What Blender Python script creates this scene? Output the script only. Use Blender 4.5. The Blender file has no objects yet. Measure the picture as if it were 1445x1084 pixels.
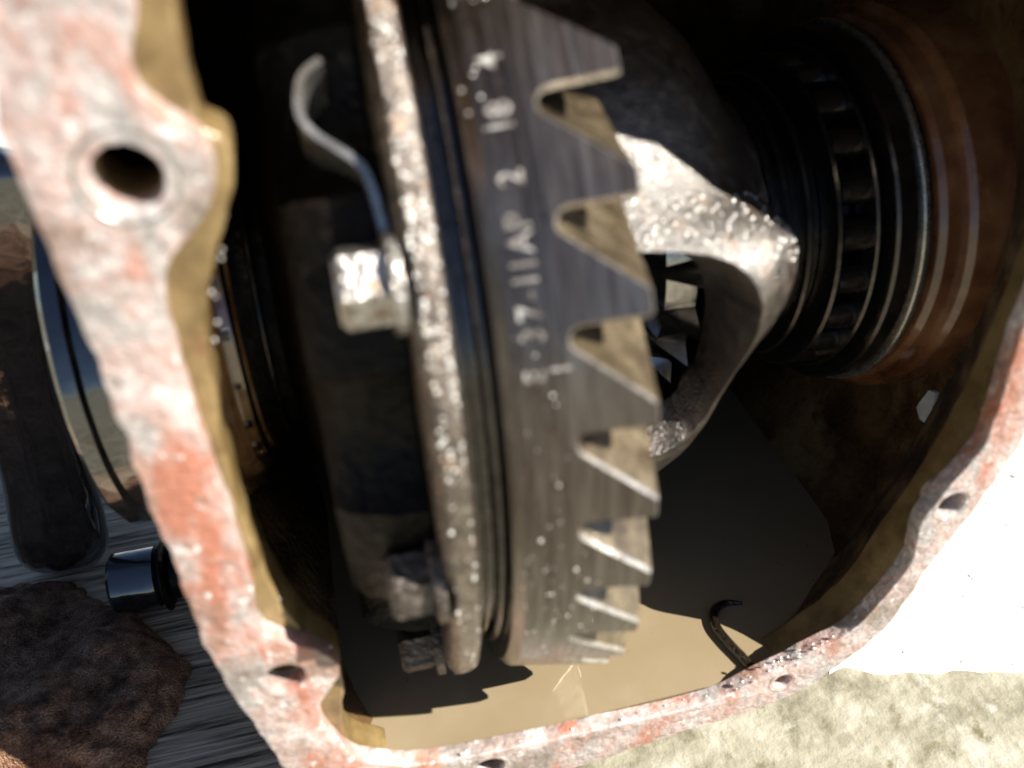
import bpy, bmesh, math, random
from mathutils import Vector, Matrix, noise

random.seed(7)
S = 0.01                      # everything below is authored in centimetres
sc = bpy.context.scene
col = sc.collection
R = math.radians

# ------------------------------------------------------------------ camera
CAM = Vector((-4.26, -19.05, 10.28))
cx = Vector((0.9705, -0.2386, -0.0342)); cd = Vector((0.1725, 0.7862, -0.5934))
cx = (cx - cd * cx.dot(cd) / cd.length_squared).normalized(); cz = -cd.normalized(); cy = cz.cross(cx)
cam_data = bpy.data.cameras.new('camera')
cam = bpy.data.objects.new('camera', cam_data)
col.objects.link(cam)
cam.matrix_world = Matrix.Translation(CAM * S) @ Matrix((cx, cy, cz)).transposed().to_4x4()
cam_data.sensor_width = 36.0
cam_data.lens = 36.0 * 1239.7 / 1445.0
cam_data.clip_start = 0.005
cam_data.clip_end = 60.0
cam_data.dof.use_dof = True
cam_data.dof.focus_distance = 0.255
cam_data.dof.aperture_fstop = 10.0
sc.camera = cam

# ------------------------------------------------------------------ light
SUN = Vector((1.0, -0.62, 1.04)).normalized()
world = bpy.data.worlds.new('World'); sc.world = world; world.use_nodes = True
wn = world.node_tree
sky = wn.nodes.new('ShaderNodeTexSky'); sky.sky_type = 'NISHITA'; sky.sun_disc = False
sky.altitude = 800.0; sky.air_density = 0.75; sky.dust_density = 0.3; sky.ozone_density = 1.0
sky.sun_elevation = math.asin(SUN.z)
sky.sun_rotation = math.atan2(SUN.x, SUN.y)
bg = wn.nodes['Background']; bg.inputs['Strength'].default_value = 0.05
wn.links.new(sky.outputs[0], bg.inputs[0])
sl = bpy.data.lights.new('sun', 'SUN'); sl.energy = 5.0; sl.angle = R(0.53); sl.color = (1.0, 0.95, 0.86)
sun = bpy.data.objects.new('sun', sl); col.objects.link(sun)
sun.rotation_euler = (-SUN).to_track_quat('-Z', 'Y').to_euler()
vs = sc.view_settings
vs.view_transform = 'Standard'; vs.look = 'None'; vs.exposure = 1.2; vs.gamma = 1.0; vs.use_curve_mapping = False
sc.cycles.use_denoising = True
sc.cycles.sample_clamp_indirect = 6.0
sc.cycles.diffuse_bounces = 2

# ------------------------------------------------------------------ materials
def mat(name, cols, scale=300., rough=.4, rough_var=.0, metal=0., bump=.0, bscale=1500., bdist=.0003, coat=0.,
        coat_rough=.05, stretch=(1, 1, 1), detail=5., pos=None, spots=None, rand=False, fine=None, bdetail=3., spec=.5, coat_ior=1.5):
    m = bpy.data.materials.new(name); m.use_nodes = True
    t = m.node_tree; n = t.nodes; l = t.links; b = n['Principled BSDF']
    tc = n.new('ShaderNodeTexCoord'); mp = n.new('ShaderNodeMapping'); mp.inputs['Scale'].default_value = stretch
    src = tc.outputs['Object']
    if rand:
        oi = n.new('ShaderNodeObjectInfo'); ad = n.new('ShaderNodeVectorMath'); ad.operation = 'ADD'
        l.new(src, ad.inputs[0]); l.new(oi.outputs['Random'], ad.inputs[1]); src = ad.outputs[0]
    l.new(src, mp.inputs['Vector'])
    nz = n.new('ShaderNodeTexNoise'); nz.inputs['Scale'].default_value = scale; nz.inputs['Detail'].default_value = detail
    nz.inputs['Roughness'].default_value = .62
    l.new(mp.outputs[0], nz.inputs['Vector'])
    cr = n.new('ShaderNodeValToRGB'); l.new(nz.outputs['Fac'], cr.inputs[0])
    e = cr.color_ramp.elements
    k = len(cols)
    pos = pos or [.34 + .32 * i / max(1, k - 1) for i in range(k)]
    while len(e) < k: e.new(.5)
    for i in range(k):
        e[i].position = pos[i]; e[i].color = (*cols[i], 1)
    c_out = cr.outputs[0]
    if fine:
        n2 = n.new('ShaderNodeTexNoise'); n2.inputs['Scale'].default_value = fine[0]; n2.inputs['Detail'].default_value = 4
        l.new(mp.outputs[0], n2.inputs['Vector'])
        r2 = n.new('ShaderNodeValToRGB'); l.new(n2.outputs['Fac'], r2.inputs[0])
        r2.color_ramp.elements[0].position = .35; r2.color_ramp.elements[1].position = .68
        r2.color_ramp.elements[0].color = (fine[1],) * 3 + (1,); r2.color_ramp.elements[1].color = (1.15, 1.15, 1.15, 1)
        mx = n.new('ShaderNodeMix'); mx.data_type = 'RGBA'; mx.blend_type = 'MULTIPLY'; mx.inputs[0].default_value = 1
        l.new(c_out, mx.inputs[6]); l.new(r2.outputs[0], mx.inputs[7]); c_out = mx.outputs[2]
    if spots:                                   # (scale, lo, hi, colour): stains with a shape of their own
        for (ssc, lo, hi, scol, sst) in spots:
            mp3 = n.new('ShaderNodeMapping'); mp3.inputs['Scale'].default_value = sst; l.new(src, mp3.inputs['Vector'])
            mp3.inputs['Location'].default_value = (ssc * .001, .37, .11)
            n3 = n.new('ShaderNodeTexNoise'); n3.inputs['Scale'].default_value = ssc; n3.inputs['Detail'].default_value = 6
            n3.inputs['Roughness'].default_value = .6
            l.new(mp3.outputs[0], n3.inputs['Vector'])
            mr = n.new('ShaderNodeMapRange'); mr.inputs['From Min'].default_value = lo; mr.inputs['From Max'].default_value = hi
            l.new(n3.outputs['Fac'], mr.inputs['Value'])
            mx = n.new('ShaderNodeMix'); mx.data_type = 'RGBA'
            l.new(mr.outputs[0], mx.inputs[0]); l.new(c_out, mx.inputs[6]); mx.inputs[7].default_value = (*scol, 1); c_out = mx.outputs[2]
    l.new(c_out, b.inputs['Base Color'])
    b.inputs['Metallic'].default_value = metal
    b.inputs['Specular IOR Level'].default_value = spec
    if rough_var:
        n4 = n.new('ShaderNodeTexNoise'); n4.inputs['Scale'].default_value = scale * 1.7; n4.inputs['Detail'].default_value = 4
        l.new(mp.outputs[0], n4.inputs['Vector'])
        mr = n.new('ShaderNodeMapRange'); mr.inputs['From Min'].default_value = .3; mr.inputs['From Max'].default_value = .7
        mr.inputs['To Min'].default_value = max(.03, rough - rough_var); mr.inputs['To Max'].default_value = rough + rough_var
        l.new(n4.outputs['Fac'], mr.inputs['Value']); l.new(mr.outputs[0], b.inputs['Roughness'])
    else:
        b.inputs['Roughness'].default_value = rough
    b.inputs['Coat Weight'].default_value = coat
    b.inputs['Coat Roughness'].default_value = coat_rough
    b.inputs['Coat IOR'].default_value = coat_ior
    if bump:
        n5 = n.new('ShaderNodeTexNoise'); n5.inputs['Scale'].default_value = bscale; n5.inputs['Detail'].default_value = bdetail
        l.new(mp.outputs[0], n5.inputs['Vector'])
        bp = n.new('ShaderNodeBump'); bp.inputs['Strength'].default_value = bump; bp.inputs['Distance'].default_value = bdist
        l.new(n5.outputs['Fac'], bp.inputs['Height']); l.new(bp.outputs[0], b.inputs['Normal']); l.new(bp.outputs[0], b.inputs['Coat Normal'])
    return m

M = {}
M['gear'] = mat('oiled_gear_steel', [(.058, .039, .031), (.10, .079, .068), (.165, .143, .132)], 900, .33, .08, .9, .5, 2500, .00010,
                coat=.8, coat_rough=.25, stretch=(1, .06, .06), spots=[(260, .60, .72, (.05, .022, .012), (1, 1, 1))], fine=(5000, .7))
M['gear_tooth'] = mat('ground_tooth_steel', [(.072, .052, .043), (.12, .098, .086), (.19, .168, .156)], 900, .35, .08, .9, .5, 2500, .00010,
                coat=.8, coat_rough=.25, stretch=(1, .06, .06), rand=True)
M['flank'] = mat('tooth_flank_steel', [(.07, .05, .03), (.15, .115, .07), (.26, .205, .13)], 200, .32, .1, .5, .35, 1800, .0002, coat=.5, coat_rough=.15, rand=True)
M['edge'] = mat('ground_edge_steel', [(.38, .34, .29), (.68, .63, .57)], 500, .3, .08, .85, .4, 1500, .0003, rand=True)
M['stamp'] = mat('stamp_steel_glints', [(.10, .08, .065), (.29, .26, .23), (.66, .64, .61)], 380, .4, .1, .35, .6, 900, .0005)  # pale flecks are glints on the letters, put into the colour
M['cast'] = mat('oily_cast_iron', [(.05, .034, .022), (.115, .085, .06), (.26, .215, .17)], 420, .34, .1, .7, 1.0, 1100, .0008, coat=1., coat_rough=.18, coat_ior=1.8,
                spots=[(200, .58, .7, (.28, .14, .05), (1, 1, 1))])
M['case'] = mat('oily_case_iron', [(.035, .026, .02), (.085, .066, .052), (.20, .165, .135)], 380, .36, .1, .5, .9, 1700, .0005, coat=1., coat_rough=.30, coat_ior=2.1,
                spots=[(150, .56, .7, (.16, .09, .05), (1, 1, 1))])
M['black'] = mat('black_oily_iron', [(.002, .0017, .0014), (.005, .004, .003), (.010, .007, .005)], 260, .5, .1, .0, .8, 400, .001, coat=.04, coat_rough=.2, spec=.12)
M['race'] = mat('bearing_steel', [(.05, .045, .04), (.10, .09, .085)], 400, .22, .06, .9, .15, 1200, .0002, coat=.4, coat_rough=.1)
M['smallgear'] = mat('polished_gear_steel', [(.28, .26, .24), (.50, .48, .46)], 300, .2, .06, .95, .15, 900, .0002, coat=.5)
M['bolt'] = mat('bolt_steel', [(.26, .23, .20), (.5, .47, .44), (.62, .6, .58)], 450, .36, .1, .92, .9, 900, .0009, coat=.5, coat_rough=.15,
                spots=[(260, .58, .7, (.30, .17, .07), (1, 1, 1))])
M['darkbolt'] = mat('dark_bolt', [(.02, .014, .01), (.06, .045, .035), (.16, .13, .11)], 300, .4, .1, .3, 1.0, 900, .001, coat=.4, coat_rough=.2)
M['brightedge'] = mat('bare_strip_steel', [(.35, .33, .30), (.55, .53, .5)], 300, .28, .06, .85, .2, 900, .0003)
M['brown'] = mat('brown_varnished_bore', [(.10, .035, .015), (.19, .075, .03), (.30, .14, .06)], 70, .28, .1, .0, .2, 250, .0004, coat=.8, coat_rough=.08)
M['face'] = mat('scraped_flange_face', [(.31, .275, .255), (.54, .49, .47), (.58, .41, .37), (.69, .65, .63)], 95, .40, .18, .15, .7, 520, .0009, fine=(650, .76),
                coat=.35, coat_rough=.18, pos=[.30, .44, .53, .66], detail=7,
                spots=[(85, .51, .64, (.48, .19, .125), (1, 1, .45)), (60, .54, .66, (.27, .22, .19), (1, 1, .7)), (33, .56, .66, (.27, .17, .13), (1, 1, 1)), (200, .63, .74, (.16, .125, .10), (1, 1, 1)), (45, .60, .70, (.50, .27, .17), (1, 1, .6)), (320, .61, .66, (.74, .72, .70), (1, 1, 1))])
M['gold'] = mat('oil_varnished_wall', [(.12, .075, .028), (.20, .135, .055), (.27, .19, .085)], 110, .36, .08, .1, .35, 420, .0006, coat=.6, coat_rough=.12,
                spots=[(130, .60, .70, (.20, .10, .045), (1, 1, 1))])
M['amber_glow'] = mat('amber_varnish_glow', [(.22, .09, .03), (.42, .21, .075), (.58, .34, .14)], 70, .2, .08, .0, .3, 200, .0006, coat=1., coat_rough=.06, coat_ior=1.8)  # varnished left bore, colour brightened to carry the reflected glow
M['bowl'] = mat('oily_housing_casting', [(.035, .019, .008), (.095, .052, .021), (.17, .10, .043)], 55, .36, .12, .1, .6, 420, .0010, coat=.5, coat_rough=.16,
                spots=[(40, .52, .64, (.24, .155, .075), (1, 1, 1)), (70, .60, .68, (.02, .012, .008), (1, 1, 1))])
M['outer'] = mat('rusty_outer_casting', [(.035, .025, .02), (.09, .06, .04), (.26, .17, .09)], 90, .6, .1, .1, .8, 500, .001)
M['redge'] = mat('rust_red_edge', [(.35, .15, .08), (.52, .27, .17), (.6, .45, .36)], 150, .5, .1, .1, .5, 500, .0008)
M['oil'] = mat('milky_gear_oil', [(.245, .190, .115), (.265, .208, .130), (.29, .23, .148)], 26, .05, 0, 0, .12, 60, .0006, coat=.0, spots=[(300, .70, .74, (.16, .10, .05), (1, 1, 1))])
M['wood'] = mat('weathered_wood', [(.08, .058, .038), (.48, .365, .25), (.72, .565, .405)], 620, .75, .1, 0, 1.0, 700, .0016, stretch=(.055, 1, 1), detail=7, pos=[.36, .48, .62])
M['ground'] = mat('mossy_concrete', [(.16, .145, .095), (.30, .28, .205), (.42, .395, .32)], 75, .85, .05, 0, .7, 300, .001, detail=8,
                  spots=[(160, .60, .70, (.17, .15, .085), (1, 1, 1)), (60, .60, .7, (.46, .44, .38), (1, 1, 1))])
M['pale'] = mat('pale_concrete', [(.46, .45, .42), (.60, .585, .56), (.68, .67, .65)], 60, .8, .05, 0, .5, 400, .0008,
                spots=[(380, .66, .69, (.07, .06, .05), (1, .5, 1)), (90, .68, .74, (.35, .33, .3), (1, 1, 1))])
M['rag'] = mat('brown_cloth', [(.10, .04, .02), (.40, .205, .115), (.75, .45, .28)], 170, .9, .05, 0, 1.0, 1500, .003, detail=8, fine=(2200, .35))
M['blackgloss'] = mat('black_gloss_paint', [(.012, .012, .014), (.03, .03, .033)], 200, .2, .05, .3, .35, 55, .0018, coat=1., coat_rough=.06, coat_ior=2.0)
M['bead'] = mat('wet_glint', [(.6, .57, .53), (.85, .83, .8)], 300, .36, metal=.75)
M['lightpatch'] = mat('white_light_patch', [(.6, .6, .6), (.8, .8, .8)], 300, .5)
M['wire'] = mat('oily_black_wire', [(.008, .006, .004), (.02, .014, .008)], 300, .2, .05, 0, .8, 500, .001, coat=.8)

# ------------------------------------------------------------------ mesh helpers
def finish(me, ang=32., smooth=True):
    bm = bmesh.new(); bm.from_mesh(me)
    bmesh.ops.recalc_face_normals(bm, faces=bm.faces)
    for f in bm.faces: f.smooth = smooth
    a = R(ang)
    for e in bm.edges:
        if len(e.link_faces) == 2 and e.calc_face_angle(0) > a: e.smooth = False
    bm.to_mesh(me); bm.free()

def mk(name, verts, faces, m, parent=None, off=None, ang=32., recalc=True):
    """verts in cm, world coordinates; off = origin of the parent thing (cm)."""
    o3 = Vector(off) if off is not None else Vector((0, 0, 0))
    me = bpy.data.meshes.new(name)
    me.from_pydata([((Vector(v) - o3) * S)[:] for v in verts], [], faces)
    if recalc: finish(me, ang)
    me.materials.append(M[m])
    o = bpy.data.objects.new(name, me); col.objects.link(o)
    if parent: o.parent = parent
    return o

def thing(name, label, cat, loc=(0, 0, 0), group=None):
    o = bpy.data.objects.new(name, None); col.objects.link(o)
    o.empty_display_size = .01
    o.location = Vector(loc) * S
    return tag(o, label, cat, group)

def tag(o, label, cat, group=None):
    o['label'] = label; o['category'] = cat
    if group: o['group'] = group
    return o

def revolve(prof, n=96, a0=0., a1=2 * math.pi, closed_profile=False, jit=0., seed=0):
    """surface of revolution about the X axis, prof = [(x, r)]; returns verts, faces"""
    full = abs(a1 - a0 - 2 * math.pi) < 1e-6
    cols_ = n if full else n + 1
    v = []; f = []
    k = len(prof)
    for i in range(cols_):
        a = a0 + (a1 - a0) * i / n
        for j, (x, r) in enumerate(prof):
            rr = r
            if jit: rr += jit * noise.noise(Vector((x * 2 + seed, math.cos(a) * r * 1.5, math.sin(a) * r * 1.5)))
            v.append((x, -rr * math.cos(a), rr * math.sin(a)))
    kk = k if closed_profile else k - 1
    for i in range(n):
        i2 = (i + 1) % cols_
        for j in range(kk):
            j2 = (j + 1) % k
            f.append((i * k + j, i2 * k + j, i2 * k + j2, i * k + j2))
    return v, f

def ring(prof_pts, **kw): return revolve(prof_pts, closed_profile=True, **kw)

def rect_ring(x0, x1, r0, r1, b=.05):
    return [(x0, r0), (x0, r1 - b), (x0 + b, r1), (x1 - b, r1), (x1, r1 - b), (x1, r0)]

def tube(path, rad, n=10, ellipse=None):
    """swept tube along a polyline (cm); rad number or list"""
    P = [Vector(p) for p in path]; v = []; f = []
    up = Vector((0, 0, 1))
    for i, p in enumerate(P):
        t = (P[min(i + 1, len(P) - 1)] - P[max(i - 1, 0)]).normalized()
        s = t.cross(up)
        if s.length < 1e-3: s = t.cross(Vector((0, 1, 0)))
        s.normalize(); u = s.cross(t)
        r = rad[i] if isinstance(rad, (list, tuple)) else rad
        for k in range(n):
            a = 2 * math.pi * k / n
            e1, e2 = (r, r) if ellipse is None else (r * ellipse[0], r * ellipse[1])
            v.append(p + s * math.cos(a) * e1 + u * math.sin(a) * e2)
    for i in range(len(P) - 1):
        for k in range(n):
            k2 = (k + 1) % n
            f.append((i * n + k, i * n + k2, (i + 1) * n + k2, (i + 1) * n + k))
    f.append(tuple(range(n))[::-1]); f.append(tuple((len(P) - 1) * n + k for k in range(n)))
    return v, f

def catmull(pts, sub=6, closed=True):
    out = []; n = len(pts)
    rng = range(n) if closed else range(n - 1)
    for i in rng:
        g = lambda k: Vector(pts[(i + k) % n]) if closed else Vector(pts[max(0, min(n - 1, i + k))])
        p0, p1, p2, p3 = g(-1), g(0), g(1), g(2)
        for s in range(sub):
            t = s / sub
            out.append(.5 * ((2 * p1) + (p2 - p0) * t + (2 * p0 - 5 * p1 + 4 * p2 - p3) * t * t + (3 * p1 - p0 - 3 * p2 + p3) * t ** 3))
    if not closed: out.append(Vector(pts[-1]))
    return out

def plate(name, loops, y0, y1, m, parent, off, bevel=.04, ang=40.):
    """flat plate with holes in the XZ plane from y0 (front) to y1 (back): filled 2D curve turned into a mesh"""
    cu = bpy.data.curves.new('outline', 'CURVE'); cu.dimensions = '2D'; cu.fill_mode = 'BOTH'
    cu.extrude = abs(y1 - y0) / 2 - bevel; cu.bevel_depth = bevel; cu.bevel_resolution = 2
    for lp in loops:
        s = cu.splines.new('POLY'); s.points.add(len(lp) - 1); s.use_cyclic_u = True
        for p, q in zip(s.points, lp): p.co = (q[0], q[1], 0, 1)
    ob = bpy.data.objects.new('outline', cu); col.objects.link(ob)
    dg = bpy.context.evaluated_depsgraph_get(); dg.update()
    ev = ob.evaluated_get(dg); tm = ev.to_mesh()
    ym = (y0 + y1) / 2
    vs_ = [(v.co.x, ym - v.co.z, v.co.y) for v in tm.vertices]
    fs_ = [tuple(p.vertices) for p in tm.polygons]
    ev.to_mesh_clear(); bpy.data.objects.remove(ob); bpy.data.curves.remove(cu)
    o = mk(name, vs_, fs_, m, parent, off, ang, recalc=False)
    bm = bmesh.new(); bm.from_mesh(o.data)
    bmesh.ops.remove_doubles(bm, verts=bm.verts, dist=1e-6)
    bm.to_mesh(o.data); bm.free()
    finish(o.data, ang)
    return o

def circle(c, r, n=28, jit=0.):
    return [(c[0] + r * (1 + jit * random.uniform(-1, 1)) * math.cos(2 * math.pi * k / n), c[1] + r * (1 + jit * random.uniform(-1, 1)) * math.sin(2 * math.pi * k / n)) for k in range(n)]

# ------------------------------------------------------------------ setting: ground, slab, board
GZ = -13.6
def grid(name, x0, x1, y0, y1, z, nx, ny, m, amp=.0, fr=1., kind='structure'):
    v = []; f = []
    for j in range(ny + 1):
        for i in range(nx + 1):
            x = x0 + (x1 - x0) * i / nx; y = y0 + (y1 - y0) * j / ny
            v.append((x, y, z + amp * noise.noise(Vector((x * fr, y * fr, 3.)))))
    for j in range(ny):
        for i in range(nx):
            a = j * (nx + 1) + i
            f.append((a, a + 1, a + nx + 2, a + nx + 1))
    o = mk(name, v, f, m); o['kind'] = kind
    return o
grid('ground', -400, 400, -400, 400, GZ, 40, 40, 'ground')

def box_verts(x0, x1, y0, y1, z0, z1, b=.1):
    bm = bmesh.new(); bmesh.ops.create_cube(bm, size=1)
    for v in bm.verts:
        v.co = ((x0 + x1) / 2 + v.co.x * (x1 - x0), (y0 + y1) / 2 + v.co.y * (y1 - y0), (z0 + z1) / 2 + v.co.z * (z1 - z0))
    bmesh.ops.bevel(bm, geom=bm.edges, offset=b, segments=2, affect='EDGES', profile=.5)
    bm.verts.ensure_lookup_table()
    vv = [v.co.copy() for v in bm.verts]; ff = [tuple(v.index for v in f.verts) for f in bm.faces]
    bm.free(); return vv, ff

def paving():
    pts = [(8.6, -4.9), (15.5, -6.6), (60, -12), (90, 160), (-120, 160), (-120, 17.2), (8.0, 17.2)]  # back-left reach: pale colour stands in for overexposed sunlit ground
    out = []
    for i in range(len(pts)):
        p, q = Vector(pts[i]), Vector(pts[(i + 1) % len(pts)]); m = max(2, int((q - p).length / .35)) if i < 2 else 4
        for k in range(m):
            c = p + (q - p) * k / m
            if i < 2: c += Vector((.3 * noise.noise(Vector((c.x * .8, 1, 1))), .55 * noise.noise(Vector((c.x * .7, 5, 1))) + .18 * noise.noise(Vector((c.x * 3, 2, 1)))))
            out.append(c)
    n = len(out)
    v = [(p.x, p.y, GZ + .16) for p in out] + [(p.x - .1, p.y - .22, GZ - .05) for p in out]
    f = [tuple(range(n))] + [(i, (i + 1) % n, n + (i + 1) % n, n + i) for i in range(n)]
    o = mk('pavement', v, f, 'pale'); o['kind'] = 'structure'
paving()

board = thing('wooden_board', 'weathered grey wooden board lying under the left side of the housing', 'board', (-12, 5, GZ))
pl = [(-34.0, -18.2), (-18.1, -2.4)]
for k, (a, b) in enumerate([(-9.4, -1.1), (-1.0, 7.6), (7.7, 16.5)]):
    v, f = box_verts(-31, -3.2, a, b, GZ + .01, -11.62 - .02 * k, .12)
    mk('plank', v, f, 'wood', board, (-12, 5, GZ))

# ------------------------------------------------------------------ axle housing
HO = (0.8, 0, -11.6)
housing = thing('axle_housing', 'open cast axle housing with scraped pinkish bolt flange around the gears', 'axle housing', HO)
Ll = [(-5.92, 8.22), (-6.16, 7.49), (-6.19, 7.09), (-5.92, 6.77), (-5.62, 6.47), (-5.56, 6.0), (-5.76, 5.5), (-6.19, 5.11), (-6.41, 4.84), (-6.59, 4.38), (-6.66, 3.71), (-6.66, 2.73), (-6.67, 1.64), (-6.62, 0.42), (-6.62, -0.91), (-6.65, -1.63), (-6.72, -2.48), (-6.54, -2.95), (-5.92, -3.48), (-5.59, -3.92), (-5.59, -4.44), (-5.94, -4.94), (-6.11, -5.47), (-6.0, -6.41), (-5.52, -7.43), (-4.19, -8.16), (-1.91, -8.40), (-0.03, -8.49), (2.65, -8.52), (3.71, -8.12), (4.5, -7.8), (5.26, -7.42), (6.15, -6.96), (7.15, -5.05), (7.07, -3.79), (7.4, -2.82), (7.94, -1.87), (7.98, -0.77), (7.9, 1.08),
      (7.95, 4), (7.6, 7), (7.5, 9.0), (6.8, 10.3), (4, 11.0), (0.8, 11.2), (-3, 11.0), (-5.3, 10.3), (-5.9, 9.3)]
Gl = [(-5.62, 8.12), (-5.72, 7.09), (-5.66, 6.47), (-5.44, 6.21), (-5.46, 5.69), (-5.72, 5.12), (-6.0, 4.51), (-6.26, 3.76), (-6.4, 2.79), (-6.54, 1.3), (-6.55, -0.28), (-6.44, -1.94), (-6.12, -3.48), (-5.62, -4.66), (-5.78, -6.1), (-5.9, -7.1), (-5.5, -8.1), (-4.2, -8.95), (-2.2, -9.25), (0.0, -9.15), (2.6, -8.85), (4.4, -8.62), (5.4, -8.1), (6.6, -6.9), (7.25, -5.3), (7.9, -3.5), (8.4, -1.3), (8.6, 1.0),
      (8.65, 4), (8.5, 7), (8.4, 9.2), (7.4, 10.6), (4, 11.3), (0.8, 11.5), (-3, 11.3), (-5.1, 10.5), (-5.6, 9.4)]
Ol = [(-7.45, 8.34), (-7.73, 6.69), (-7.72, 5.59), (-7.68, 4.47), (-7.65, 3.19), (-7.66, 2.15), (-7.69, 0.71), (-7.65, -0.61), (-7.66, -2.45), (-7.51, -4.21), (-7.2, -6.03), (-6.9, -7.51), (-6.1, -9.0), (-4.4, -9.9), (-2.4, -10.05), (-0.35, -9.8), (0.91, -9.58), (2.74, -9.39), (4.59, -9.12), (5.63, -8.55), (7.03, -7.12), (7.64, -5.19), (8.3, -3.56), (8.9, -1.3),
      (9.1, 1.5), (9.2, 5), (9.2, 9), (8.6, 11.5), (6, 12.9), (0.8, 13.2), (-4, 12.9), (-6.9, 11.6), (-7.5, 10)]
def wob(pts, amp, seed): return [(p[0] + amp * noise.noise(Vector((p[0] * 2.1, p[1] * 2.1, seed))), p[1] + amp * noise.noise(Vector((p[0] * 2.1, p[1] * 2.1, seed + 9)))) for p in pts]
L2 = wob(catmull([(a, b, 0) for a, b in Ll], 5), .05, 1.)
G2 = wob(catmull([(a, b, 0) for a, b in Gl], 5), .06, 4.)
O2 = wob(catmull([(a, b, 0) for a, b in Ol], 8), .07, 7.)
HOLES = [((-6.56, 6.07), .47), ((-6.53, -4.09), .42), ((-2.76, -8.95), .40), ((4.55, -8.36), .27), ((7.68, -3.27), .36), ((8.5, 7.0), .42), ((-4.2, 11.9), .38), ((4.8, 12.0), .38)]
plate('flange', [O2, L2] + [circle(c, r, 28, .03) for c, r in HOLES], -8.0, -7.6, 'face', housing, HO, .03)
O3 = [(.8 + (p[0] - .8) * .994, 1.5 + (p[1] - 1.5) * .994) for p in O2]
lip = plate('inner_lip', [O3, G2] + [circle(c, r + .02, 28) for c, r in (HOLES[0], HOLES[1], HOLES[6], HOLES[7])], -7.595, -6.6, 'gold', housing, HO, .09)
lip['label'] = 'oil varnished golden brown inner lip of the opening'
# bare steel sleeve pressed into the largest hole, worn counterbores round the others
for k, (c, r) in enumerate(HOLES):
    w = .17 if k == 0 else .09
    prof = [(-.24, r - .015), (-.55, r - .015), (-.55, r + .03), (-.03, r + .03), (.006, r + w), (.012, r + w - .04), (-.03, r + w - .09)]
    v = []; f = []; n = 32; q = len(prof)
    for i in range(n):
        a = 2 * math.pi * i / n
        for (d, rr) in prof: v.append((c[0] + rr * math.cos(a), -8.0 - d, c[1] + rr * math.sin(a)))
    for i in range(n):
        for j in range(q): f.append((i * q + j, ((i + 1) % n) * q + j, ((i + 1) % n) * q + (j + 1) % q, i * q + (j + 1) % q))
    mk('hole_sleeve' if k == 0 else 'hole_rim', v, f, 'brightedge' if k in (0,) else 'face', housing, HO)

CXZ = Vector((.75, 1.5))
NA = 120
def polar_of(poly):
    out = []
    for k in range(NA):
        a = 2 * math.pi * k / NA; d = Vector((math.cos(a), math.sin(a))); best = 0
        for i in range(len(poly)):
            p = Vector(poly[i][:2]) - CXZ; q = Vector(poly[(i + 1) % len(poly)][:2]) - CXZ
            e = q - p; den = d.x * e.y - d.y * e.x
            if abs(den) < 1e-9: continue
            t = (p.x * e.y - p.y * e.x) / den; s = (p.x * d.y - p.y * d.x) / den
            if t > 0 and -1e-6 <= s <= 1 + 1e-6: best = max(best, t)
        out.append(best)
    return out
pG = polar_of(G2); pO = polar_of(O2)
def super_r(grow):
    out = []
    for k in range(NA):
        a = 2 * math.pi * k / NA; lo, hi = 0, 30
        for _ in range(40):
            mid = (lo + hi) / 2; x = CXZ.x + mid * math.cos(a); z = CXZ.y + mid * math.sin(a)
            val = abs((x - 1.35) / (8.95 + grow)) ** 3 + abs((z - 1.0) / (12.1 + grow)) ** 3
            if val < 1: lo = mid
            else: hi = mid
        out.append(lo)
    return out
pS = super_r(0); pS2 = super_r(.5)
SEC = [(-6.58, 0, 1.012), (-6.35, .12, 1.0), (-6.0, .35, 1.), (-5.4, .62, 1.), (-4.6, .86, 1.), (-3.4, 1, 1.), (-1.5, 1, 1.), (1, 1, 1.), (3.5, 1, 1.), (6, 1, .97), (8.5, 1, .88), (10.5, 1, .7), (11.8, 1, .45), (12.3, 1, .15)]
def bowl(base, sup, sec, rough):
    v = []; f = []
    for (y, w, s) in sec:
        for k in range(NA):
            a = 2 * math.pi * k / NA
            r = ((1 - w) * base[k] + w * sup[k]) * s
            x = CXZ.x + r * math.cos(a); z = CXZ.y + r * math.sin(a)
            if w > .1:
                nn = noise.noise(Vector((x * .5, y * .5, z * .5))) * rough
                x += nn * math.cos(a); z += nn * math.sin(a)
            v.append((x, y, z))
    for i in range(len(sec) - 1):
        for k in range(NA):
            f.append((i * NA + k, i * NA + (k + 1) % NA, (i + 1) * NA + (k + 1) % NA, (i + 1) * NA + k))
    f.append(tuple((len(sec) - 1) * NA + k for k in range(NA)))
    return v, f
v, f = bowl(pG, pS, SEC, .25); mk('inner_wall', v, f, 'bowl', housing, HO, 60)
SEC2 = [(-6.62, 0, .975), (-5.5, .25, 1.), (-4, .8, 1), (-2.5, 1, 1.), (1, 1, 1.), (5, 1, 1.), (9, 1, .9), (11.5, 1, .72), (12.8, 1, .5), (13, 1, .2)]
v, f = bowl(pO, pS2, SEC2, .0); mk('outer_wall', v, f, 'outer', housing, HO, 60)

# short axle tube socket on the left side
v, f = revolve([(-7.6, 4.9), (-9.3, 4.6), (-9.7, 4.6), (-9.78, 4.8), (-10.1, 4.8), (-10.2, 4.7), (-10.2, 3.2), (-8.2, 3.1)], n=96, jit=.04)
mk('tube_socket', [(x, y + 1.6, z - 1.6) for x, y, z in v], f, 'blackgloss', housing, HO)['label'] = 'oily black tube socket beside the left flange'

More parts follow.
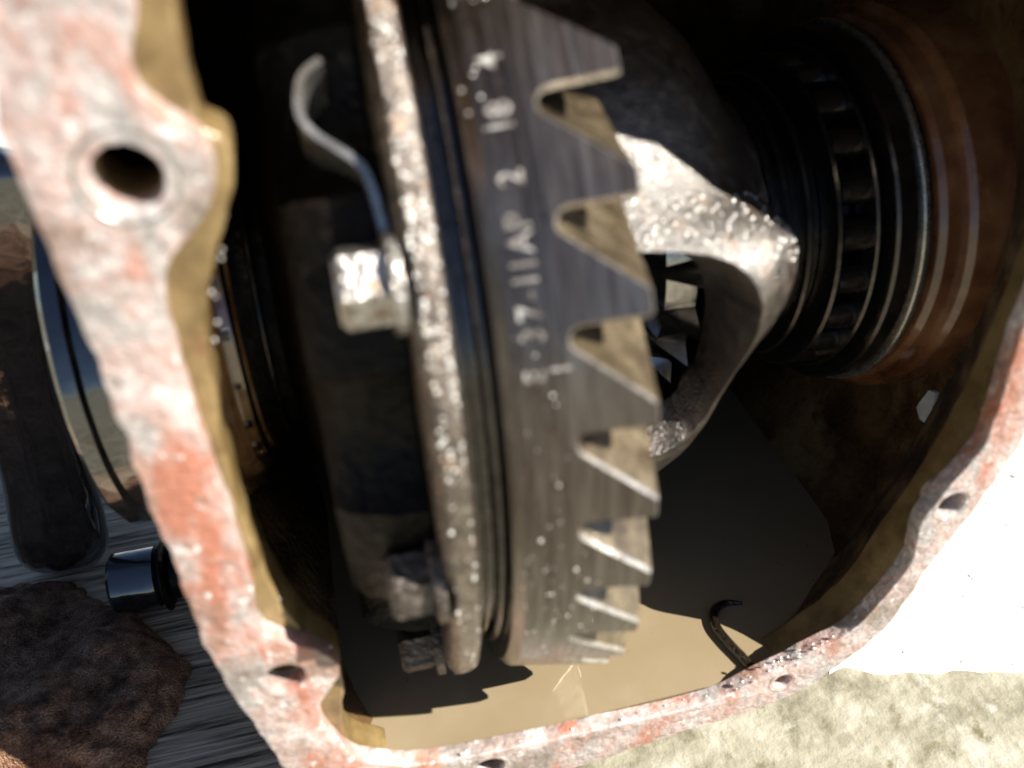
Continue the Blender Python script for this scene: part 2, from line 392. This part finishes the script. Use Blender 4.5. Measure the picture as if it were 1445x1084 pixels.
# bearing bores cast into the side walls
def wavy_ring(x0, x1, r0, r1, wav, m, name):
    n = 120; v = []; f = []
    prof = [(x1, r0), (x0, r0), (x0, r1 - .12), (x0 + .12 * (1 if x1 > x0 else -1), r1), (x1, r1 + .2)]
    q = len(prof)
    for i in range(n):
        a = 2 * math.pi * i / n
        ww = wav * (math.sin(a * 3 + .6) + .6 * math.sin(a * 5 + 2.))
        for (x, r) in prof: v.append((x, -(r + ww) * math.cos(a), (r + ww) * math.sin(a)))
    for i in range(n):
        for j in range(q - 1): f.append((i * q + j, ((i + 1) % n) * q + j, ((i + 1) % n) * q + j + 1, i * q + j + 1))
    return mk(name, v, f, m, housing, HO)
wavy_ring(9.05, 10.6, 4.2, 5.0, .06, 'brown', 'bore_ring')
wavy_ring(8.55, 10.6, 3.9, 4.72, .03, 'brown', 'bore_seat')
wavy_ring(-6.95, -8.2, 4.0, 4.85, .06, 'amber_glow', 'bore_ring')
wavy_ring(-6.6, -8.2, 3.6, 4.4, .04, 'amber_glow', 'bore_seat')
wavy_ring(-6.3, -8.2, 3.1, 3.9, .03, 'amber_glow', 'bore_seat')

# patch of light on the right inner wall, put in as a thin white plate
fl = [(-4.42, -4.28), (-4.18, -4.33), (-3.98, -4.1), (-4.02, -3.9), (-4.12, -3.62), (-4.2, -3.38), (-4.42, -3.3), (-4.5, -3.52), (-4.46, -3.7), (-4.6, -3.95), (-4.52, -4.12)]
v = [(9.76 + .03 * noise.noise(Vector((y * 4, z * 4, 1))), y, z) for y, z in fl] + [(9.9, y, z) for y, z in fl]
n = len(fl); f = [tuple(range(n)), tuple(range(n, 2 * n))] + [(i, (i + 1) % n, n + (i + 1) % n, n + i) for i in range(n)]
mk('wall_light_patch', v, f, 'lightpatch', housing, HO)['label'] = 'small patch of light on the right inner wall, made as a white plate'

# ------------------------------------------------------------------ oil
OZ = -8.44
def x_range(y):
    for i in range(len(SEC) - 1):
        if SEC[i][0] <= y <= SEC[i + 1][0]:
            t = (y - SEC[i][0]) / (SEC[i + 1][0] - SEC[i][0])
            w = SEC[i][1] * (1 - t) + SEC[i + 1][1] * t; s = SEC[i][2] * (1 - t) + SEC[i + 1][2] * t
    xs = []
    for k in range(NA):
        a = 2 * math.pi * k / NA; a2 = 2 * math.pi * (k + 1) / NA
        r = ((1 - w) * pG[k] + w * pS[k]) * s; k2 = (k + 1) % NA; r2 = ((1 - w) * pG[k2] + w * pS[k2]) * s
        z1 = CXZ.y + r * math.sin(a); z2 = CXZ.y + r2 * math.sin(a2)
        if (z1 - OZ) * (z2 - OZ) <= 0 and z1 != z2:
            t = (OZ - z1) / (z2 - z1); xs.append(CXZ.x + (r + (r2 - r) * t) * math.cos(a + (a2 - a) * t))
    return (min(xs), max(xs)) if len(xs) >= 2 else None
rows = []
y = -6.5
while y < 9.6:
    xr = x_range(y)
    if xr: rows.append((y, xr[0] - .25, xr[1] + .25))
    y += .25
def chord(poly, z):
    xs = []
    for i in range(len(poly)):
        p, q = poly[i], poly[(i + 1) % len(poly)]
        if (p[1] - z) * (q[1] - z) <= 0 and p[1] != q[1]: xs.append(p[0] + (q[0] - p[0]) * (z - p[1]) / (q[1] - p[1]))
    return min(xs), max(xs)
ga, gb = chord(G2, OZ)
rows = [(-7.62, ga - .1, gb + .1), (-6.62, ga - .1, gb + .1)] + rows
v = []; f = []
for (y, a, b) in rows:
    for i in range(25): v.append((a + (b - a) * i / 24, y, OZ))
for j in range(len(rows) - 1):
    for i in range(24):
        a = j * 25 + i; f.append((a, a + 1, a + 26, a + 25))
oil = mk('oil_pool', v, f, 'oil'); oil['kind'] = 'structure'

# ------------------------------------------------------------------ ring gear (axis = X)
NT = 37; PITCH = 2 * math.pi / NT; TH0 = R(42.17)
RO = 10.0; RI = 7.1
def cone(x): return 10.0 + .20 * min(0, x)
GO = (-1.2, 0, 0)
gear = thing('ring_gear', 'large dark steel ring gear with stamped numbers and coarse teeth pointing right', 'ring gear', GO)
XB = -1.32
rim_prof = [(XB, 6.8), (XB, cone(XB)), (-1.7, cone(-1.7)), (-2.06, cone(-2.06)), (-2.24, cone(-2.24) - .15), (-2.24, 6.8)]
v, f = ring(rim_prof, n=NT * 16); mk('rim', v, f, 'gear', gear, GO)

PC = 10 * PITCH                                            # pitch in cm at the outer diameter
def tooth_profile():
    fr = .185; fc = (-.255 * PC, -1.19 + fr)                # gullet fillet: radius and centre (tangential, axial)
    pts = []
    for k in range(9):                                      # half of the gullet below the tooth
        a = math.pi + math.pi / 2 * k / 8
        pts.append((fc[0] + fr * math.sin(a - math.pi) , fc[1] + fr * math.cos(a)))
    a0 = pts[-1]
    for t in (.25, .5, .75, .92): pts.append((a0[0] + (-.135 * PC - a0[0]) * t, a0[1] + (-.06 - a0[1]) * t))
    pts += [(-.132 * PC, -.05), (-.11 * PC, 0), (0, 0), (.10 * PC, 0), (.135 * PC, -.05)]
    tip = Vector((.15 * PC, -.08)); c2 = Vector((fc[0] + PC, fc[1]))
    d = c2 - tip; dist = d.length; ang = math.atan2(d.y, d.x) - math.asin(fr / dist); ln = math.sqrt(dist * dist - fr * fr)
    e = tip + Vector((math.cos(ang), math.sin(ang))) * ln
    for t in (0, .2, .4, .6, .8, 1.): pts.append(tuple(tip + (e - tip) * t))
    s0 = math.atan2(e.y - c2.y, e.x - c2.x); s1 = -math.pi / 2
    if s0 > 0: s0 -= 2 * math.pi
    for k in range(1, 7): pts.append((c2.x + fr * math.cos(s0 + (s1 - s0) * k / 6), c2.y + fr * math.sin(s0 + (s1 - s0) * k / 6)))
    return [(x / PC, y) for x, y in pts]
PROF = tooth_profile()
def tooth_mesh():
    rad = [10.0, 9.91, 9.4, 8.8, 8.2, 7.6, RI]
    v = []; f = []; mi = []
    n = len(PROF)
    # outward normals of the profile, for the small ground chamfer on the outer edge
    nrm = []
    for j in range(n):
        p, q = PROF[max(0, j - 1)], PROF[min(n - 1, j + 1)]
        t = Vector(((q[0] - p[0]) * PC, q[1] - p[1])).normalized(); nrm.append(Vector((-t.y, t.x)))
    for i, r in enumerate(rad):
        t = (10 - r) if i > 1 else 0.
        spir = (.22 * t + .17 * t * t) / ((10 + r) / 2) / PITCH
        hs = 1 - .12 * t
        for j, (u, x) in enumerate(PROF):
            if i == 0: u -= .055 * nrm[j].x / PC; x -= .055 * nrm[j].y
            ang = (u + spir) * PITCH
            deep = max(0., min(1., -x / 1.19)); xx = x * hs + (.20 - .18 * deep) * t
            rr = r + (cone(x) - 10.) * (1 if i < 2 else 0)
            v.append((xx, -rr * math.cos(ang), rr * math.sin(ang)))
    for i in range(len(rad) - 1):
        for j in range(n - 1):
            f.append((i * n + j, i * n + j + 1, (i + 1) * n + j + 1, (i + 1) * n + j)); mi.append(1 if i > 0 else 2)
    b0 = len(v); rb = cone(XB)                          # outer end face down to the rim
    for j, (u, x) in enumerate(PROF):
        u -= .055 * nrm[j].x / PC
        v.append((XB, -rb * math.cos(u * PITCH), rb * math.sin(u * PITCH)))
    for j in range(n - 1): f.append((j, j + 1, b0 + j + 1, b0 + j)); mi.append(0)
    last = (len(rad) - 1) * n                          # inner end face
    b1 = len(v); r = RI; t = 10 - r; spir = (.22 * t + .17 * t * t) / ((10 + r) / 2) / PITCH
    for (u, x) in PROF: v.append((XB, -r * math.cos((u + spir) * PITCH), r * math.sin((u + spir) * PITCH)))
    for j in range(n - 1): f.append((last + j, last + j + 1, b1 + j + 1, b1 + j)); mi.append(1)
    o3 = Vector(GO)
    me = bpy.data.meshes.new('tooth'); me.from_pydata([((Vector(q) - o3) * S)[:] for q in v], [], f)
    for q in ('gear_tooth', 'flank', 'edge'): me.materials.append(M[q])
    for p, k in zip(me.polygons, mi): p.material_index = k
    finish(me, 28)
    return me
TM = tooth_mesh()
for k in range(NT):
    o = bpy.data.objects.new('tooth', TM); col.objects.link(o); o.parent = gear
    o.rotation_euler = (-(TH0 - k * PITCH), 0, 0)
# stamped characters on the outer face
def stamp(txt, th, xc, size, spread=1.):
    cu = bpy.data.curves.new('t', 'FONT'); cu.body = txt; cu.size = 1; cu.align_x = 'CENTER'; cu.align_y = 'CENTER'
    cu.extrude = .0; cu.offset = .012; cu.resolution_u = 3
    ob = bpy.data.objects.new('t', cu); col.objects.link(ob)
    dg = bpy.context.evaluated_depsgraph_get(); dg.update()
    tm = ob.evaluated_get(dg).to_mesh()
    v = []; f = [tuple(p.vertices) for p in tm.polygons]; nv = len(tm.vertices)
    for h in (.02, -.03):
        for q in tm.vertices:
            a = th + q.co.x * size / RO; rr = cone(xc - q.co.y * size * 1.05) + h
            v.append((xc - q.co.y * size * 1.05, -rr * math.cos(a), rr * math.sin(a)))
    edge = {}
    for p in f:
        for i in range(len(p)):
            a, b = p[i], p[(i + 1) % len(p)]; edge[(a, b)] = 1
    g = list(f)
    for (a, b) in edge:
        if (b, a) not in edge: g.append((b, a, a + nv, b + nv))
    ob.to_mesh_clear() if False else None
    bpy.data.objects.remove(ob); bpy.data.curves.remove(cu)
    o = mk('stamped_character', v, g, 'stamp', gear, GO)
    return o
for ch, deg in (('3', 21.15), ('7', 23.0), ('-', 24.5), ('1', 25.75), ('1', 27.1), ('A', 28.9), ('P', 30.6), ('2', 34.1), ('1', 38.4), ('8', 39.8), ('4', 43.9)):
    stamp(ch, R(deg), -1.72, .47)
for ch, deg in (('E', 17.5), ('I', 18.0)):
    stamp(ch, R(deg), -1.75 if ch == 'E' else -1.38, .40)

# ------------------------------------------------------------------ differential carrier
DO = (-2.0, 0, 0)
car = thing('differential_carrier', 'oily cast iron differential case with bolted flange and open window', 'differential case', DO)
v, f = ring([(-3.38, 7.4), (-3.38, 9.2), (-3.33, 9.38), (-3.22, 9.5), (-2.98, 9.52), (-2.86, 9.47), (-2.80, 9.36), (-2.80, 7.4)], n=300, jit=.05)
mk('flange', v, f, 'cast', car, DO)
v, f = ring([(-2.795, 7.2), (-2.795, 8.75), (-2.76, 8.8), (-2.68, 8.8), (-2.67, 8.72), (-2.6, 8.72), (-2.58, 8.85), (-2.52, 8.85), (-2.5, 8.7), (-2.44, 8.7), (-2.42, 8.98), (-2.38, 9.02), (-2.3, 9.02), (-2.27, 8.98), (-2.245, 7.2)], n=240)
mk('spacer_ring', v, f, 'race', car, DO)
# scalloped boss collar behind the flange
def scallop():
    v = []; f = []; n = 360
    prof = [(-3.43, 8.35), (-4.0, 8.3), (-4.7, 8.05), (-4.95, 7.8), (-4.95, 4.2)]
    q = len(prof)
    for i in range(n):
        a = 2 * math.pi * i / n
        c = math.cos(10 * (a - R(9.0)))
        dr = -.75 * max(0, c) ** .7 + .15
        for j, (x, r) in enumerate(prof):
            rr = r + (dr if j < 4 else 0)
            v.append((x, -rr * math.cos(a), rr * math.sin(a)))
    for i in range(n):
        for j in range(q - 1): f.append((i * q + j, ((i + 1) % n) * q + j, ((i + 1) % n) * q + j + 1, i * q + j + 1))
    return v, f
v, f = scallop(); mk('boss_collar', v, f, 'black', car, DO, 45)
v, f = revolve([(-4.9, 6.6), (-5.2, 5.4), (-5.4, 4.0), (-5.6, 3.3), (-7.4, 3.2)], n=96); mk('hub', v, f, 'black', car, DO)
# ring gear bolts with hexagon heads
def bolt_mesh():
    v = []; f = []
    def disc(x, r, n, rot=0.):
        b = len(v)
        for k in range(n):
            a = rot + 2 * math.pi * k / n; v.append((x, r * math.cos(a), r * math.sin(a)))
        return list(range(b, b + n))
    def bridge(a, b):
        n = len(a)
        for k in range(n): f.append((a[k], a[(k + 1) % n], b[(k + 1) % n], b[k]))
    h0 = disc(-.18, .62, 6); h1 = disc(-.82, .62, 6); h2 = disc(-.93, .52, 6)
    bridge(h0, h1); bridge(h1, h2); f.append(tuple(h2))
    w0 = disc(0, .78, 24); w1 = disc(-.16, .78, 24); w2 = disc(-.2, .7, 24)
    bridge(w0, w1); bridge(w1, w2); f.append(tuple(w2))
    me = bpy.data.meshes.new('bolt'); me.from_pydata([(Vector(q) * S)[:] for q in v], [], f)
    me.materials.append(M['bolt']); finish(me, 25)
    return me
BM = bolt_mesh()
for k in range(10):
    a = R(27.0 - 36 * k)
    o = bpy.data.objects.new('bolt', BM); col.objects.link(o); o.parent = car
    o.location = (Vector((-3.385, -8.8 * math.cos(a), 8.8 * math.sin(a))) - Vector(DO)) * S
    o.rotation_euler = (-a + R(12), 0, 0)
    if k in (1, 2): o.material_slots[0].link = 'OBJECT'; o.material_slots[0].material = M['darkbolt']  # two of the bolts take a darker colour
# bent locking strip beside the bolt heads
def strip():
    px = [(x, a, 8.9) for x, a in ((-3.97, 48.5), (-4.25, 47.2), (-4.37, 45.1), (-4.38, 43.1), (-4.22, 41.3), (-3.92, 39.6), (-3.68, 38.0), (-3.57, 35.8), (-3.52, 32.8), (-3.48, 30.0), (-3.45, 27.5))]
    P = catmull([Vector((x, -r * math.cos(R(a)), r * math.sin(R(a)))) for x, a, r in px], 5, False)
    v = []; f = []
    n = len(P)
    for i, p in enumerate(P):
        t = (P[min(i + 1, n - 1)] - P[max(0, i - 1)]).normalized()
        rad = Vector((0, p.y, p.z)).normalized()
        s = t.cross(rad).normalized()
        for (a, b) in ((-.055, 0), (.055, 0), (.055, -1.5), (-.055, -1.5)): v.append(p + s * a + rad * b)
    for i in range(n - 1):
        for k in range(4): f.append((i * 4 + k, i * 4 + (k + 1) % 4, (i + 1) * 4 + (k + 1) % 4, (i + 1) * 4 + k))
    f.append((0, 1, 2, 3)); f.append(tuple((n - 1) * 4 + k for k in range(4)))
    return v, f
v, f = strip(); mk('locking_strip', v, f, 'brightedge', car, DO)

# right-hand case with its window cut out
def case_obj():
    out_p = [(-.6, 6.4), (0, 6.4), (.6, 6.38), (1.2, 6.3), (1.8, 6.2), (2.4, 6.05), (2.9, 5.8), (3.3, 5.5), (3.7, 5.1), (4.0, 4.75), (4.3, 4.35), (4.55, 3.95), (4.8, 3.6), (5.1, 3.25), (5.4, 3.1)]
    in_p = [(5.4, 2.4), (4.4, 2.5), (3.9, 3.2), (3.4, 4.2), (2.9, 4.8), (1.8, 5.2), (.6, 5.4), (-.6, 5.5)]
    v, f = ring(out_p + in_p, n=240, jit=.07)
    kk = len(out_p) + len(in_p); vn = []
    for i, (x, y_, z_) in enumerate(v):                     # thick raised shoulder over the window
        if i % kk < len(out_p):
            th = math.degrees(math.atan2(z_, -y_)); r = math.hypot(y_, z_)
            d = th - 21.
            g = math.exp(-(d / (10. if d > 0 else 20.)) ** 2)
            w = max(0., min(1., (x + .5) / 4.3)); w = w * w * (3 - 2 * w)
            if x > 4.25: w *= max(0., (5.1 - x) / .85)
            add = g * (.35 + 1.35 * w) if x < 5.05 else 0
            r += add; y_, z_ = -r * math.cos(math.radians(th)), r * math.sin(math.radians(th))
            x += .15 * g * w
        vn.append((x, y_, z_))
    v = vn
    o = mk('case', v, f, 'case', car, DO)
    # cutter: rounded wedge through the front wall
    n = 40; vv = []; ff = []
    for rr in (3.4, 8.5):
        for k in range(n):
            a = 2 * math.pi * k / n; ca, sa = math.cos(a), math.sin(a)
            ex = abs(ca) ** .62 * (1 if ca > 0 else -1); ez = abs(sa) ** .62 * (1 if sa > 0 else -1)
            xx = 1.35 + 1.85 * ex; th = R(1) + R(24) * ez * (1 - .10 * ex)
            vv.append((xx, -rr * math.cos(th), rr * math.sin(th)))
    for k in range(n): ff.append((k, (k + 1) % n, n + (k + 1) % n, n + k))
    ff.append(tuple(range(n))); ff.append(tuple(range(n, 2 * n)))
    c = mk('cutter', vv, ff, 'case', None, DO); c.location = Vector(DO) * S
    bpy.context.view_layer.update()
    md = o.modifiers.new('cut', 'BOOLEAN'); md.operation = 'DIFFERENCE'; md.object = c; md.solver = 'EXACT'
    bv = o.modifiers.new('soft', 'BEVEL'); bv.width = .0022; bv.segments = 3; bv.limit_method = 'ANGLE'; bv.angle_limit = R(42)
    dg = bpy.context.evaluated_depsgraph_get(); dg.update()
    me = bpy.data.meshes.new_from_object(o.evaluated_get(dg))
    o.modifiers.clear(); o.data = me; finish(me, 35)
    bpy.data.objects.remove(c)
    return o
CASE = case_obj()
v, f = tube([(1.5, -5.4 * math.cos(R(115)), 5.4 * math.sin(R(115))), (1.5, 5.4 * math.cos(R(115)), -5.4 * math.sin(R(115)))], .75, 24)
mk('cross_pin', v, f, 'race', car, DO)

# bevel gears seen through the window
def bevel_gear(name, label, axis_m, r_out, r_in, h, n, loc):
    g = thing(name, label, 'bevel gear', loc, 'bevel gears inside the case')
    v = []; f = []; q = 40
    prof = [(0, r_out * .86), (h * .55, r_out * .80), (h, r_in), (h, r_in * .55), (0, r_in * .55)]
    for i in range(q):
        a = 2 * math.pi * i / q
        for (z, r) in prof: v.append((r * math.cos(a), r * math.sin(a), z))
    k = len(prof)
    for i in range(q):
        for j in range(k): f.append((i * k + j, ((i + 1) % q) * k + j, ((i + 1) % q) * k + (j + 1) % k, i * k + (j + 1) % k))
    o = mk('gear_body', v, f, 'smallgear', g); o.matrix_local = axis_m
    # one tooth
    w = math.pi * r_out / n * .55; wi = w * r_in / r_out
    tv = [(r_out * .80, -w, -.02), (r_out * .80, w, -.02), (r_out * 1.0, w * .45, h * .08), (r_out * 1.0, -w * .45, h * .08),
          (r_in * .9, -wi, h * .92), (r_in * .9, wi, h * .92), (r_in * 1.12, wi * .45, h * 1.06), (r_in * 1.12, -wi * .45, h * 1.06)]
    tf = [(0, 1, 2, 3), (4, 7, 6, 5), (3, 2, 6, 7), (1, 5, 6, 2), (0, 3, 7, 4), (0, 4, 5, 1)]
    t0 = mk('tooth', tv, tf, 'smallgear', g)
    for i in range(n):
        t = t0 if i == 0 else bpy.data.objects.new('tooth', t0.data)
        if i: col.objects.link(t); t.parent = g
        t.matrix_local = axis_m @ Matrix.Rotation(2 * math.pi * i / n, 4, 'Z')
    return g
# side gear, axis along -X (teeth face the middle), and a spider gear towards the window's lower side
bevel_gear('side_gear', 'dark oily side gear with straight teeth deep inside the case window', Matrix.Rotation(R(-90), 4, 'Y'), 3.95, 2.2, 1.15, 18, (3.5, 0, 0))
ax = Vector((0, math.cos(R(115)), -math.sin(R(115)))) # cross-pin direction
for sgn, txt in ((1, 'shiny oiled pinion gear at the bottom of the case window'), (-1, 'shadowed pinion gear at the upper edge inside the case window')):
    d = ax * sgn
    bevel_gear('pinion_gear', txt, (-d).to_track_quat('Z', 'X').to_matrix().to_4x4(), 1.75, 1.05, 1.1, 10, (Vector((1.5, 0, 0)) + d * 3.2))

# ------------------------------------------------------------------ bearings
def bearing(name, label, s, x0):
    g = thing(name, label, 'bearing', (x0, 0, 0), 'carrier bearings'); off = (x0, 0, 0)
    X = lambda d: x0 + s * d
    def rr(nm, d0, d1, r0, r1, m='race', b=.06):
        a, c = sorted((X(d0), X(d1)))
        v, f = ring(rect_ring(a, c, r0, r1, b), n=110); return mk(nm, v, f, m, g, off)
    rr('inner_race', 0.0, 2.2, 2.45, 3.15); rr('collar', .22, .36, 3.1, 3.42); rr('collar', .62, .76, 3.1, 3.6)
    rr('cage', 1.15, 1.27, 3.2, 3.95); rr('cage', 1.95, 2.05, 3.3, 4.15)
    rr('outer_race', 2.2, 3.1, 3.9, 4.5); rr('shim_ring', 2.75, 2.9, 4.2, 4.62, 'brightedge', .03)
    n = 22
    tv, tf = tube([(X(1.28), 0, 0), (X(1.94), 0, 0)], [.34, .40], 12)
    r0 = mk('roller', [(p - Vector(off)) for p in tv], tf, 'race', g)
    for k in range(n):
        o = r0 if k == 0 else bpy.data.objects.new('roller', r0.data)
        if k: col.objects.link(o); o.parent = g
        a = 2 * math.pi * k / n
        o.location = (0, -3.62 * math.cos(a) * S, 3.62 * math.sin(a) * S)
    return g
bearing('carrier_bearing', 'dark oily roller bearing right of the case window', 1, 5.45)
bearing('carrier_bearing', 'shadowed black bearing left of the bolted flange', -1, -5.2)

# ------------------------------------------------------------------ small things
v, f = tube(catmull([Vector(p) for p in ((4.7, -5.5, OZ + .0), (4.23, -5.42, OZ + .06), (3.82, -5.65, OZ + .1), (3.68, -6.13, OZ + .12), (3.77, -6.66, OZ + .12), (3.89, -7.05, OZ + .12), (3.98, -7.4, OZ + .1))], 5, False), [.05 + .075 * min(1, i / 8) for i in range(31)], 10)
tag(mk('bent_wire', v, f, 'wire'), 'short bent black oily wire lying in the tan oil pool', 'wire')

def arm():
    # (x, y, z, half width, half depth): thick rounded black arm leaning on the board
    st = [(-14.6, 4.4, -11.58, .5, .5), (-14.5, 4.3, -11.2, 1.0, .9), (-14.2, 4.0, -10.2, 1.32, 1.1), (-13.8, 3.6, -8.6, 1.3, 1.1), (-13.4, 3.2, -6.6, 1.15, 1.0), (-13.1, 2.8, -4.6, 1.1, 1.0), (-12.8, 2.3, -2.6, 1.15, 1.0), (-12.3, 1.6, -.6, 1.35, 1.0), (-11.6, .8, 1.2, 1.5, 1.0), (-11.1, .2, 2.6, 1.4, .9), (-10.9, -.1, 3.6, 1.1, .8), (-10.9, -.2, 4.1, .4, .35)]
    n = 40; v = []; f = []
    fine = catmull([Vector((a, b, c)) for a, b, c, d, e in st], 4, False)
    wd = catmull([Vector((d, e, 0)) for a, b, c, d, e in st], 4, False)
    for p, w in zip(fine, wd):
        for k in range(n):
            a = 2 * math.pi * k / n
            rid = .90 + .30 * abs(math.cos(1.5 * a + 1.0)) ** 5   # raised ribs with hollows between
            v.append((p.x + w.x * rid * math.cos(a), p.y + w.y * rid * math.sin(a), p.z))
    q = len(fine)
    for i in range(q - 1):
        for k in range(n): f.append((i * n + k, i * n + (k + 1) % n, (i + 1) * n + (k + 1) % n, (i + 1) * n + k))
    f.append(tuple(range(n))); f.append(tuple((q - 1) * n + k for k in range(n)))
    return mk('metal_arm', v, f, 'blackgloss', None, None, 70)
tag(arm(), 'glossy black ribbed arm with rounded end standing left of the flange', 'arm')

# hexagon bolt lying on the board
BO = (-11.9, 1.9, -11.62)
bt = thing('loose_bolt', 'small glossy black bolt lying on the grey board', 'bolt', BO)
def lying(x0, x1, r0, r1, n):
    v, f = tube([(x0, 0, 0), (x0 + .12, 0, 0), (x1 - .12, 0, 0), (x1, 0, 0)], [r0 * .85, r0, r1, r1 * .85], n)
    return [(BO[0] + p.x, BO[1] + p.y, BO[2] + 1.0 + p.z) for p in v], f
v, f = lying(-.75, .75, 1.0, 1.0, 32); mk('bolt_head', v, f, 'blackgloss', bt, BO)
v, f = lying(.75, .95, 1.12, 1.12, 32); mk('washer_face', v, f, 'black', bt, BO)
v, f = lying(.95, 3.6, .8, .8, 24); mk('shank', v, f, 'black', bt, BO)

# crumpled brown rag
def rag():
    n = 150; v = []; f = []
    C = Vector((-17.5, -2.5))
    for j in range(n + 1):
        for i in range(n + 1):
            u = i / n * 2 - 1; w = j / n * 2 - 1
            d = max(abs(u), abs(w)); ang = math.atan2(w, u)
            rr = d * (1 + .07 * math.sin(3 * ang + 1) + .04 * math.sin(7 * ang) + .05 * noise.noise(Vector((math.cos(ang) * 4, math.sin(ang) * 4, 2))) + .03 * noise.noise(Vector((math.cos(ang) * 14, math.sin(ang) * 14, 3))))
            x = C.x + 6.4 * rr * math.cos(ang); y = C.y + 6.7 * rr * math.sin(ang)
            e = max(0, 1 - d ** 3.2)
            h = 2.1 * e ** .55
            p = Vector((x * .38, y * .38, 2.))
            h *= .72 + .5 * noise.noise(p)
            fold = math.exp(-((y + 4.1 + .35 * (x + 14) + .4 * noise.noise(Vector((x * .5, 0, 5)))) / .38) ** 2)
            h -= 1.0 * fold * e ** .5
            h += .30 * noise.noise(Vector((x * 1.1, y * 1.1, 7))) * e + .12 * noise.noise(Vector((x * 2.6, y * 2.6, 7))) * e + .05 * noise.noise(Vector((x * 5, y * 5, 1))) * e + .03 * noise.noise(Vector((x * 14, y * 14, 1)))
            v.append((x + .1 * noise.noise(Vector((x * 3, y * 3, 4))), y + .1 * noise.noise(Vector((x * 3, y * 3, 8))), -11.62 + max(.03, h)))
    for j in range(n):
        for i in range(n):
            a = j * (n + 1) + i; f.append((a, a + 1, a + n + 2, a + n + 1))
    return mk('rag', v, f, 'rag', None, None, 80)
tag(rag(), 'crumpled dark brown rag lying on the board at lower left', 'rag')

# oil beads, with more bright beads added to make glints on the metal
def beads():
    bm0 = bmesh.new(); bmesh.ops.create_icosphere(bm0, subdivisions=2, radius=1.)
    bv = [q.co.copy() for q in bm0.verts]; bf = [tuple(q.index for q in p.verts) for p in bm0.faces]; bm0.free()
    v = []; f = []
    def put(p, nrm, r, flat=.6):
        b = len(v); n_ = Vector(nrm).normalized()
        for q in bv:
            h = q.dot(n_); v.append(Vector(p) + (q - n_ * h * (1 - flat)) * r)
        f.extend(tuple(i + b for i in p_) for p_ in bf)
    rnd = random.Random(3)
    def on_cyl(x, th, r, size): put((x, -r * math.cos(th), r * math.sin(th)), (0, -math.cos(th), math.sin(th)), size)
    for k in range(260):                                    # carrier flange edge
        th = R(max(-42, min(58, rnd.gauss(24, 26)))); on_cyl(rnd.uniform(-3.24, -2.88), th, 9.5, rnd.uniform(.02, .045))
    for k in range(70):                                     # lower part of the ring gear
        th = R(-10 + rnd.gauss(0, 11)); x = rnd.uniform(-2.15, -.9) if rnd.random() < .8 else rnd.gauss(-1.5, .15); on_cyl(x, th, cone(x), .012 + .03 * rnd.random() ** 3)
    for k in range(14):                                     # upper corner of the ring gear
        th = R(rnd.uniform(38, 52)); x = rnd.uniform(-2.2, -1.5); on_cyl(x, th, cone(x), rnd.uniform(.015, .035))
    from mathutils.bvhtree import BVHTree
    tree = BVHTree.FromPolygons([q.co for q in CASE.data.vertices], [tuple(p.vertices) for p in CASE.data.polygons])
    for k in range(170):                                    # sunlit shoulder of the case
        th = R(rnd.uniform(20, 34)); x = rnd.uniform(.3, 4.2); d = Vector((0, math.cos(th), -math.sin(th)))
        h = tree.ray_cast((Vector((x, 0, 0)) - d * 12 - Vector(DO)) * S, d)
        if h[0] is not None: put(h[0] / S + Vector(DO), -d, rnd.uniform(.015, .04))
    def along(poly, a, b, count, y, rmax, spread):
        seg = [p for p in poly if a(p)]
        for k in range(count):
            p = rnd.choice(seg); put((p[0] + rnd.gauss(0, spread), y + rnd.uniform(0, b), p[1] + rnd.gauss(0, spread)), (0, -1, .3), rnd.uniform(.018, rmax * .62))
    along(L2, lambda p: -5.0 > p[1] and p[0] < -5, .35, 14, -7.98, .10, .03)
    along(L2, lambda p: -5.3 < p[1] < -3.2 and p[0] < -5, .35, 12, -7.98, .09, .04)
    along(L2, lambda p: p[1] < -7.3 and p[0] > -5, .25, 46, -8.0, .075, .05)
    along(L2, lambda p: p[1] < -7.3 and 3.5 < p[0] < 5.6, .1, 40, -8.02, .09, .22)
    along(G2, lambda p: 3.3 < p[1] < 5.3 and p[0] < -5, .5, 22, -7.6, .06, .10)
    along(G2, lambda p: -4 < p[1] < -2 and p[0] < -5, .5, 8, -7.6, .06, .08)
    o = mk('glint_beads', v, f, 'bead', None, None, 180); o['kind'] = 'stuff'
    o['label'] = 'tiny oil beads and added bright beads making glints on the flange and gears'
beads()
